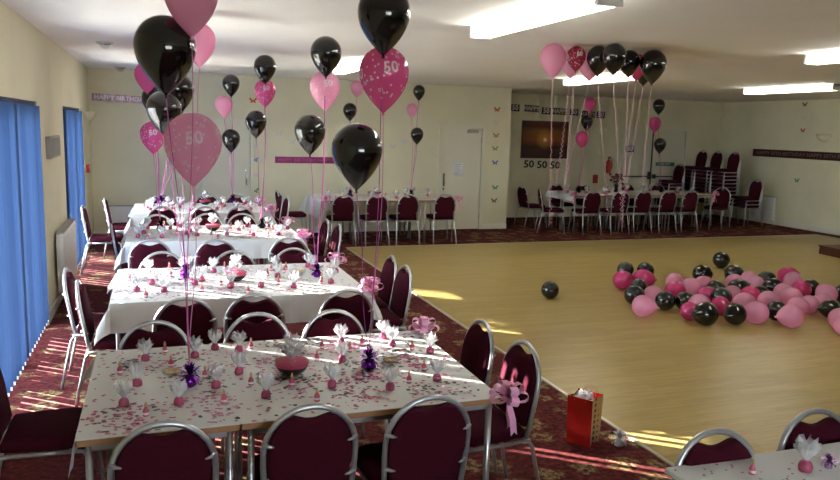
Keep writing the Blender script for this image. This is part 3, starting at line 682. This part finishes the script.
# ------------------------------------------------------------------ foil weights
def tassel(mb, R, n, h, r):
    for k in range(n):
        a = R.uniform(0, 2*PI); el = R.uniform(.1, 1.45); L = r*R.uniform(.7, 1.15)
        d = Vector((math.cos(a)*math.cos(el), math.sin(a)*math.cos(el), math.sin(el))); sd_ = Vector((-math.sin(a), math.cos(a), 0))*.005
        p0 = Vector((0, 0, h)); mb.strip([p0, p0+d*L*.6, p0+d*L+Vector((0, 0, -.012))], [sd_, sd_*1.3, sd_*.3])
    for k in range(n//2):
        a = R.uniform(0, 2*PI); q = Vector((math.cos(a), math.sin(a), 0)); sd_ = Vector((-math.sin(a), math.cos(a), 0))*.005
        mb.strip([Vector((0, 0, h))+q*.012, Vector((0, 0, h*.55))+q*.040, Vector((0, 0, h*.3))+q*.046], [sd_, sd_*1.2, sd_*.5])
WM = {}
def weight(x, y, m, label, s_=1.0, z=TZ, group=None):
    if m.name not in WM:
        mb = MB(); tassel(mb, random.Random(5), 70, .052, .062)
        WM[m.name] = (MB().lathe([(.02, 0), (.027, .006), (.025, .035), (.012, .05), (.006, .056)], 9).mesh('wrapped_base', m), mb.mesh('foil_tassel', m))
    t = thing('balloon_weight', label, 'weight', (x, y, z), 0, group); t.scale = (s_,)*3
    obj('wrapped_base', WM[m.name][0], t); obj('foil_tassel', WM[m.name][1], t)
    return Vector((x, y, z+.06*s_))
# ------------------------------------------------------------------ balloons
FLM = {}
def bprof(R, k=1.62, ex=.86):
    p = [(R*.02, R*1.0)]
    for i in range(1, 9): a = PI/2*i/8; p.append((R*math.sin(a), R*math.cos(a)))
    for i in range(1, 13):
        q = i/12; p.append((max(.035*R, R*math.cos(PI/2*q)**ex), -k*R*q))
    return p
BMESH = {}
def balloon_meshes(m, printed):
    key = (m.name, printed)
    if key in BMESH: return BMESH[key]
    if 'knot' not in BMESH: BMESH['knot'] = {}
    body = MB().lathe(bprof(1.0)[::-1], 28).mesh('balloon_body', m)
    knot = BMESH['knot'].get(m.name) or MB().lathe([(.03, -1.60), (.06, -1.635), (.04, -1.66), (.075, -1.70), (.095, -1.715), (.02, -1.71)][::-1], 12).mesh('knot', m)
    BMESH['knot'][m.name] = knot; pr = None
    if printed:
        P = bprof(1.0)
        def rad(z):
            for (r1, z1), (r2, z2) in zip(P, P[1:]):
                if z2 <= z <= z1: return r1+(r2-r1)*(z1-z)/max(1e-6, z1-z2)
            return .05
        mb = MB()
        def place(vs, fs, a0, z0, tl=0):
            out = []
            for p in vs:
                x = p[0]*math.cos(tl)-p[1]*math.sin(tl); zz = z0+p[0]*math.sin(tl)+p[1]*math.cos(tl)
                r = rad(zz)*1.012; a = a0+x/max(.3, rad(z0)); out.append((r*math.cos(a), r*math.sin(a), zz))
            mb.add(out, fs)
        R = random.Random(2)
        for k in range(4): place(*text_geo('50', .62), k*PI/2+.25, .12-.25*(k % 2), .12*(-1)**k)
        for k in range(8): place(*text_geo('50', .2), k*PI/4+.6, R.choice((.55, -.5, -.75)), R.uniform(-.4, .4))
        disc = [(math.cos(i*PI/3)*.048, math.sin(i*PI/3)*.048) for i in range(6)]
        for k in range(80): place(disc, [tuple(range(6))], R.uniform(0, 2*PI), R.uniform(-1.05, .85))
        pr = mb.mesh('print', PRINT)
    BMESH[key] = (body, knot, pr); return BMESH[key]
def balloon(c, R, m, label, group, printed=False, rot=(0, 0, 0)):
    t = thing('balloon', label, 'balloon', c, 0, group); t.rotation_euler = rot; b, k, p = balloon_meshes(m, printed)
    for n_, me in (('balloon_body', b), ('knot', k), ('print', p)):
        if me:
            o = obj(n_, me, t); o.scale = (R, R, R)
            if n_ == 'print': o['kind'] = 'stuff'
    return t
def ribbon(t, pts, m, r):                                  # part of the balloon; points in world, balloon unrotated
    o = Vector(t.location); mb = MB(); hw = [Vector((r, .2*r, 0)) if k % 2 else Vector((r*.8, .5*r, 0)) for k in range(len(pts))]
    mb.tube([Vector(p)-o for p in pts], r, 5); return mb.build('ribbon', m, t)
HB = 'helium balloon '
def cluster(wpx, wm, wname, where, bl, ws=1.0, rib=.0022, Y=None, base=None):
    P = at(*wpx, Z=TZ) if base is None else Vector(base)
    tie = weight(P.x, P.y, wm, '%s foil balloon weight on %s' % (wname, where), ws)
    for i, (x, y, wd, m, cn, pr) in enumerate(bl):
        yy = P.y+(.0, .10, -.08)[i % 3]
        C = at(x, y, Y=yy); dep = (C-CAM).dot(fw); R = wd/2*dep/F; C.z = min(C.z, ZC-R-.005)
        d = balloon(C, R, m, '%s helium balloon above %s' % (cn, where), 'helium balloons tied to table weights', pr, (0, 0, -1.57+random.uniform(-.2, .2)))
        d.rotation_euler.z = -PI/2-.25+YAW*0
        n0 = C+Vector((0, 0, -1.69*R)); pts = []
        for k in range(15):
            q = k/14; p = n0.lerp(tie, q); p.x += .02*math.sin(PI*q)*math.sin(3*q+i); p.y += .03*math.sin(PI*q)*math.cos(2*i); pts.append(p)
        # ribbon in the balloon's own rotated frame
        inv = Matrix.Rotation(-d.rotation_euler.z, 3, 'Z'); o = Vector(C)
        MB().tube([inv @ (p-o) for p in pts], rib, 5).build('ribbon', RIBM if m is BLACKB else RIBP, d)
K, PK, MG, HP = BLACKB, PINKB, MAGB, HOTB
cluster((190,386), PURP, 'purple', 'the window half of the wood-edged table', [(165,46,60,K,'large black',0), (193,141,56,PK,'pale pink printed',1), (191,-6,52,PK,'pale pink plain',0)], 1.05)
cluster((369,369), PURP, 'purple', 'the bow half of the wood-edged table', [(384,12,53,K,'large black',0), (384,72,50,MG,'magenta printed',1), (357,149,51,K,'drooping black',0)], 1.05)
cluster((186,278), PURP, 'purple', 'the window end of the sunlit table', [(199,40,33,PK,'pale pink plain',0), (176,88,35,K,'upper black',0), (164,108,34,K,'lower black',0)], 1.1, .003)
cluster((317,277), PURP, 'purple', 'the dance-floor end of the sunlit table', [(326,52,31,K,'upper black',0), (325,86,30,PK,'pale pink printed',1), (310,130,31,K,'lower black',0)], 1.1, .003)
cluster((161,230), BFOIL, 'black', 'the window end of the table beyond the radiator', [(147,74,24,MG,'upper magenta',0), (154,98,24,K,'black',0), (153,134,25,MG,'lower magenta printed',1)], 1.2, .004)
cluster((262,228), BFOIL, 'black', 'the dance-floor end of the table beyond the radiator', [(265,66,22,K,'upper black',0), (265,90,21,MG,'magenta printed',1), (256,121,21,K,'lower black',0)], 1.2, .004)
cluster((161,204), PURP, 'purple', 'the window end of the last row table', [(172,84,18,PK,'upper pale pink',0), (176,105,18,K,'black',0), (181,135,18,PK,'lower pale pink',0)], 1.3, .004)
cluster((233,203), PURP, 'purple', 'the dance-floor end of the last row table', [(231,83,17,K,'upper black',0), (224,104,17,PK,'pale pink',0), (231,138,18,K,'lower black',0)], 1.3, .004)
cluster((351,199), PURP, 'purple', 'the draped end of the far wall table', [(357,87,13,PK,'upper pale pink',0), (350,110,14,K,'black',0), (352,138,13,PK,'lower pale pink',0)], 1.3, .004, base=(3.12, 12.5, TZ))
cluster((414,199), BFOIL, 'black', 'the door end of the far wall table', [(419,91,12,K,'upper black',0), (412,109,11,PK,'pale pink',0), (417,134,13,K,'lower black',0)], 1.3, .004, base=(4.22, 12.5, TZ))
cluster((582,194), BFOIL, 'black', 'the bow end of the recess table', [(590,103,12,MG,'upper magenta',0), (587,121,12,K,'black',0), (582,138,13,MG,'lower magenta',0)], 1.3, .004, base=(8.02, 13.2, TZ))
cluster((660,194), BFOIL, 'black', 'the stacked-chair end of the recess table', [(659,105,12,K,'upper black',0), (655,123,12,MG,'magenta',0), (660,144,12,K,'lower black',0)], 1.3, .004, base=(10.08, 13.3, TZ))
# balloons bunched on the ceiling, with curling ribbons
CB = [(553,62,26,PK,'pale pink',0,6.45), (576,61,19,REDB,'red printed',1,6.5), (571,67,22,PK,'pale pink',0,6.75), (590,64,22,PK,'pale pink',0,6.9), (598,64,23,K,'black',0,6.35), (614,60,24,K,'black',0,6.1), (629,66,21,K,'black',0,6.5),
      (637,66,20,HP,'hot pink',0,6.8), (653,66,26,K,'black',0,6.35), (644,70,22,K,'black',0,6.95)]
for i, (x, y, wd, m, cn, pr, Y) in enumerate(CB):
    C = at(x, y, Y=Y); dep = (C-CAM).dot(fw); R = wd/2*dep/F; C.z = ZC-R-.004
    t = balloon(C, R, m, '%s helium balloon floating in the bunch against the ceiling' % cn, 'balloons bunched at the ceiling', pr, (0, 0, -2.0))
    inv = Matrix.Rotation(2.0, 3, 'Z'); pts = []; zend = random.uniform(1.05, 1.5) if i not in (0, 5) else 1.05
    z0 = C.z-1.69*R; n = 120; gx = C.x*.6+.4*(3.72 if i < 4 else 4.55)
    for k in range(n+1):
        q = k/n; am = .004+.020*max(0, q-.35); z = z0+(zend-z0)*q; a = 30*2*PI*q*q*.55
        p = Vector((C.x+(gx-C.x)*q+am*math.cos(a), C.y+am*math.sin(a), z)); pts.append(inv @ (p-C))
    MB().tube(pts, .0021, 4).build('ribbon', RIBC, t)
# balloons lying on the dance floor
FB = [(625,270,8,'k'), (645.5,271,8.5,'k'), (622.7,280,9.5,'h'), (642.5,279,10,'h'), (638.5,287,8.5,'k'), (634,295,9.7,'k'), (642,306,11,'p'), (653,295,9.5,'p'), (665.5,300.7,9.7,'k'), (674.7,282,9,'p'), (675.5,291,10,'h'), (684.7,301,9.5,'k'),
      (702,274,9.2,'k'), (691.3,287,9.5,'p'), (704,286,9.5,'p'), (714.7,289,9.2,'k'), (706.3,295,8.5,'h'), (699,305,11,'p'), (691,312,9.5,'h'), (705,313,12,'k'), (720.5,306,9.5,'h'), (721,297,10,'k'), (721.3,260,8.2,'k'), (550,290,8.8,'k'),
      (734,274,9.2,'k'), (734.7,283,9,'p'), (737.5,289,9.8,'k'), (750,279,8,'p'), (756.7,285,8.5,'p'), (766,280,9.2,'k'), (773,287,9.2,'k'), (788,277,10,'h'), (793,281,9.2,'p'), (801,290,9.5,'h'), (811,288,8.8,'k'),
      (784,293,10,'p'), (791.7,298,10.5,'p'), (761,294,8.2,'k'), (750,296,10,'h'), (744,303,10.5,'p'), (732.5,294,8.5,'p'), (768.3,301,10.2,'p'), (756.7,312.5,11.5,'p'), (735.3,314,11,'k'), (776.7,311,10,'k'), (791.7,316,12,'p'),
      (798,306,9.5,'p'), (808,305,9.5,'p'), (826.7,294,10,'p'), (823,302,9.2,'p'), (831,309,9.5,'k'), (840,319,11,'p'), (846,326,10.5,'p'), (844,294,9.5,'k'), (858,300,10,'k'), (862,312,10.5,'p')]
pos = []
for x, y, r, c_ in FB:
    d = ray(x, y); t_ = H/(r/F-d.z); R = min(.135, max(.085, r*t_/F)); t_ = (R-H+.006)/d.z; P = CAM+t_*d; pos.append([P.x, P.y, R])
orig = [p[:] for p in pos]
for it in range(160):
    for i in range(len(pos)):
        for j in range(i):
            a, b = pos[i], pos[j]; dx, dy = a[0]-b[0], a[1]-b[1]; dd = math.hypot(dx, dy) or 1e-4; mn = math.sqrt(max(1e-6, (a[2]+b[2])**2-(a[2]-b[2])**2))*1.0
            if dd < mn:
                # push mostly along the line of sight so that the picture stays put
                ax, ay = (a[0]+b[0])/2, (a[1]+b[1])/2; l = math.hypot(ax, ay); ux, uy = ax/l, ay/l
                s_ = 1 if dx*ux+dy*uy >= 0 else -1; e = (mn-dd)*.25
                a[0] += .6*s_*ux*e+.4*dx/dd*e; a[1] += .6*s_*uy*e+.4*dy/dd*e; b[0] -= .6*s_*ux*e+.4*dx/dd*e; b[1] -= .6*s_*uy*e+.4*dy/dd*e
NM = {'k': ('glossy black balloon ', BLACKB), 'h': ('hot pink balloon ', HOTB), 'p': ('pearly pale pink balloon ', PINKB)}
FBR = {6: 2.3, 19: PI+.5, 45: PI+.25, 50: PI, 43: PI+1.1}
rb = random.Random(4)
for i, ((x, y, r, c_), (X_, Y_, R)) in enumerate(zip(FB, pos)):
    lab = NM[c_][0]+('lying alone on the dance floor' if i == 23 else 'just behind the heap on the dance floor' if i == 22 else 'lying in the heap on the dance floor')
    az = rb.uniform(-.5, 2.0) if i not in FBR else {6: -.7, 19: 3.15, 45: 3.0, 50: 2.9, 43: 3.45}[i]
    tilt = 1.72 if i in FBR else rb.choice((PI-.25, PI-.5, 2.2, 1.8)) if False else rb.choice((1.6, 1.7, 1.75, 2.0))
    # neck direction: (sin tilt', az); body rests on the floor
    t = thing('balloon', lab, 'balloon', (X_, Y_, R+.0065), 0, 'balloons on the dance floor')
    nd_ = Vector((math.cos(az)*math.sin(tilt), math.sin(az)*math.sin(tilt), -math.cos(tilt)*1.0)); nd_.z = abs(nd_.z) if tilt > 1.76 else -.02
    t.rotation_euler = (-nd_).to_track_quat('Z', 'Y').to_euler()
    b, k, p = balloon_meshes(NM[c_][1], False)
    if c_ not in FLM: FLM[c_] = MB().lathe(bprof(1.0, 1.30, .62)[::-1], 28).mesh('balloon_body', NM[c_][1])
    if i in FBR: o = obj('balloon_body', b, t); o.scale = (R, R, R*.9); o = obj('knot', k, t); o.scale = (R, R, R*.9)
    else: o = obj('balloon_body', FLM[c_], t); o.scale = (R,)*3; o = obj('knot', k, t, (0, 0, .33*R)); o.scale = (R,)*3
# ------------------------------------------------------------------ bows
def loop_mesh():
    mb = MB(); pts = []; N = 14
    for k in range(N+1):
        a = 2*PI*k/N; pts.append((.036*(1-math.cos(a)), 0, .017*math.sin(a)*(1-.35*math.cos(a))))
    mb.strip(pts, [(0, .004+.011*math.sin(PI*k/N)**.7, 0) for k in range(N+1)]); return mb.mesh('bow_loop', BOWP)
LOOPM = loop_mesh()
tm = MB(); tm.strip([(0, 0, 0), (.012, .0, -.035), (.022, .004, -.07), (.030, .0, -.105)], [(.003, .006, 0), (.004, .012, 0), (.004, .013, 0), (.004, .013, 0)])
tm.add([(.030-.004, -.013, -.105), (.030+.004, .013, -.105), (.036, .014, -.125), (.033, 0, -.112), (.030, -.014, -.125)], [(0, 1, 2, 3), (0, 3, 4)])
TAILM = tm.mesh('bow_tail', BOWP)
def make_bow(label, loc, rz=0):
    t = thing('pull_bow', label, 'bow', loc, rz, 'pink ribbon bows on table corners'); R = random.Random(9)
    for n_, el, sc, ph in ((5, .12, 1.0, .2), (4, .75, .95, .6), (2, 1.35, .8, .3)):
        for k in range(n_):
            o = obj('bow_loop', LOOPM, t, (0, 0, .004)); o.rotation_euler = (R.uniform(-.25, .25), -el, ph+k*2*PI/n_); o.scale = (sc, 1, sc)
    for a in (-.5, 1.3): obj('bow_tail', TAILM, t).rotation_euler = (0, 0, a)
    t.scale = (1.3,)*3
    return t
bow0 = make_bow('pink pull bow tied at the gift-bag corner of the wood-edged table', at(508, 399, Z=TH+.005)+Vector((0, 0, 0)), -.6)
for ti in range(4):
    for j in (0, 1):
        if ti == 0 and j == 0: continue
        copy_tree(bow0, (TX1+.015, TY[ti][j]-(.06 if j else -.03), TH+.02), random.uniform(-1, .4), 'pink bow on %s corner of %s' % (('near', 'far')[j], T[ti]), None, (1.3, 1.4, 1.4, 1.45)[ti])
for P, l in (((2.56, 11.96, TH), 'the draped corner of the far wall table'), ((4.90, 11.96, TH), 'the door corner of the far wall table'), ((7.60, 12.66, TH), 'the near corner of the recess table'), ((10.97, 12.7, TH), 'the stacked-chair corner of the recess table')):
    copy_tree(bow0, P, random.uniform(-1, .4), 'pink pull bow tied at '+l, None, 1.35)
# ------------------------------------------------------------------ gift bag and odds
P = at(566, 441, Z=0)
GOLDP = mat('gold_spot_paper', (.42, .28, .13), .4, .2); v = coords(GOLDP, (1, 1, 1)); vo = nd(GOLDP, 'ShaderNodeTexVoronoi'); vo.inputs['Scale'].default_value = 27; vo.inputs['Randomness'].default_value = 0
lk(GOLDP, v, vo.inputs['Vector']); lk(GOLDP, ramp(GOLDP, vo.outputs['Distance'], [(.32, (.16, .015, .015)), (.38, (.45, .32, .17))]), bsdf(GOLDP).inputs['Base Color'])
bag = thing('gift_bag', 'glossy red paper gift bag with gold spotted sides on the carpet', 'bag', (P.x, P.y, 0), -1.0)
bw, bd, bh = .165, .13, .31
def bag_side(name, pts, m):
    o = MB().add(pts, [(0, 1, 2, 3)]).build(name, m, bag); so = o.modifiers.new('thick', 'SOLIDIFY'); so.thickness = .002; return o
bag_side('front_panel', [(0, 0, 0), (bw, 0, 0), (bw+.004, -.008, bh), (-.004, -.008, bh)], REDBAG)
bag_side('back_panel', [(0, bd, 0), (bw, bd, 0), (bw+.004, bd+.012, bh+.004), (-.004, bd+.012, bh+.004)], REDBAG)
for x0 in (0, bw):
    s_ = 1 if x0 else -1
    o = MB().add([(x0, 0, 0), (x0, bd, 0), (x0-s_*.02, bd/2, 0), (x0+s_*.004, -.008, bh), (x0+s_*.004, bd+.012, bh), (x0-s_*.012, bd/2, bh-.006)], [(0, 2, 5, 3), (2, 1, 4, 5)]).build('side_gusset', GOLDP, bag)
MB().box(.002, bw-.002, .002, bd-.002, 0, .003).build('bag_base', REDBAG, bag)
R = random.Random(8); mb = MB()
for k in range(40):
    a = R.uniform(0, 6.3); c_ = Vector((R.uniform(.03, bw-.03), R.uniform(.02, bd-.02), R.uniform(bh-.05, bh+.01))); d_ = Vector((math.cos(a), math.sin(a), R.uniform(-.5, 1)))*.025; e_ = Vector((-math.sin(a), math.cos(a), R.uniform(-1, 1)))*.018
    mb.add([c_-d_, c_+e_, c_+d_, c_-e_], [(0, 1, 2, 3)])
tag(mb.build('tissue', [see_through('cellophane', (.8, .8, .85), .6, .1)], bag), kind='stuff')
for y_ in (-.006, bd+.01): MB().tube([(.045, y_, bh-.02)]+[(bw/2+.038*math.cos(a), y_, bh+.02+.03*math.sin(a)) for a in (PI, 2.4, 1.57, .75, 0)]+[(bw-.045, y_, bh-.02)], .002, 5).build('cord_handle', GOLD, bag)
P = at(619, 446, Z=0); weight(P.x, P.y, SFOIL, 'crumpled silver foil balloon weight on the carpet by the gift bag', 1.0, 0)
P = at(828, 468, Z=TZ); weight(P.x, P.y, IRI, 'flattened iridescent foil weight on the table by the gift bag', .55)
P = at(841, 259, Z=0)
t = thing('low_box', 'low dark red wooden box standing on the dance floor', 'box', (P.x, P.y, .006), -.1)
bevel(MB().box(0, .9, 0, .5, 0, .13).build('body', BROWNW, t), .006); MB().box(-.01, .91, -.01, .51, .13, .15).build('lid', BROWNW, t)
for x0 in (.2, .6): MB().box(x0, x0+.1, -.012, -.001, .06, .085).build('slot', BLK, t)
# bouquet and small dark items on the recess and far tables
t = thing('bouquet', 'dark red flower bouquet standing on the recess table', 'flowers', (9.0, 13.35, TZ)); R = random.Random(6)
MB().lathe([(.04, 0), (.045, .01), (.03, .10), (.05, .16), (.04, .16), (.02, .1)], 14).build('vase', BFOIL, t)
for k in range(22):
    a = R.uniform(0, 6.3); r = .15*math.sqrt(R.random()); z = .18+R.uniform(0, .20)
    MB().lathe([(.004, -.03), (.028, -.01), (.034, .01), (.02, .024), (.003, .018)], 8).build('flower', LEAF, t, (r*math.cos(a), r*math.sin(a), z))
    MB().tube([(0, 0, .1), (r*math.cos(a), r*math.sin(a), z-.03)], .003, 4).build('stem', LEAF, t)
t = thing('dark_bowl', 'dark shallow bowl standing on the far wall table', 'bowl', (3.62, 12.75, TZ))
MB().lathe([(.05, 0), (.055, .006), (.11, .05), (.13, .07), (.122, .07), (.05, .014)], 20).build('bowl', LEAF, t); MB().lathe([(.10, .05), (.05, .075), (.01, .08)], 14).build('contents', BLK, t)
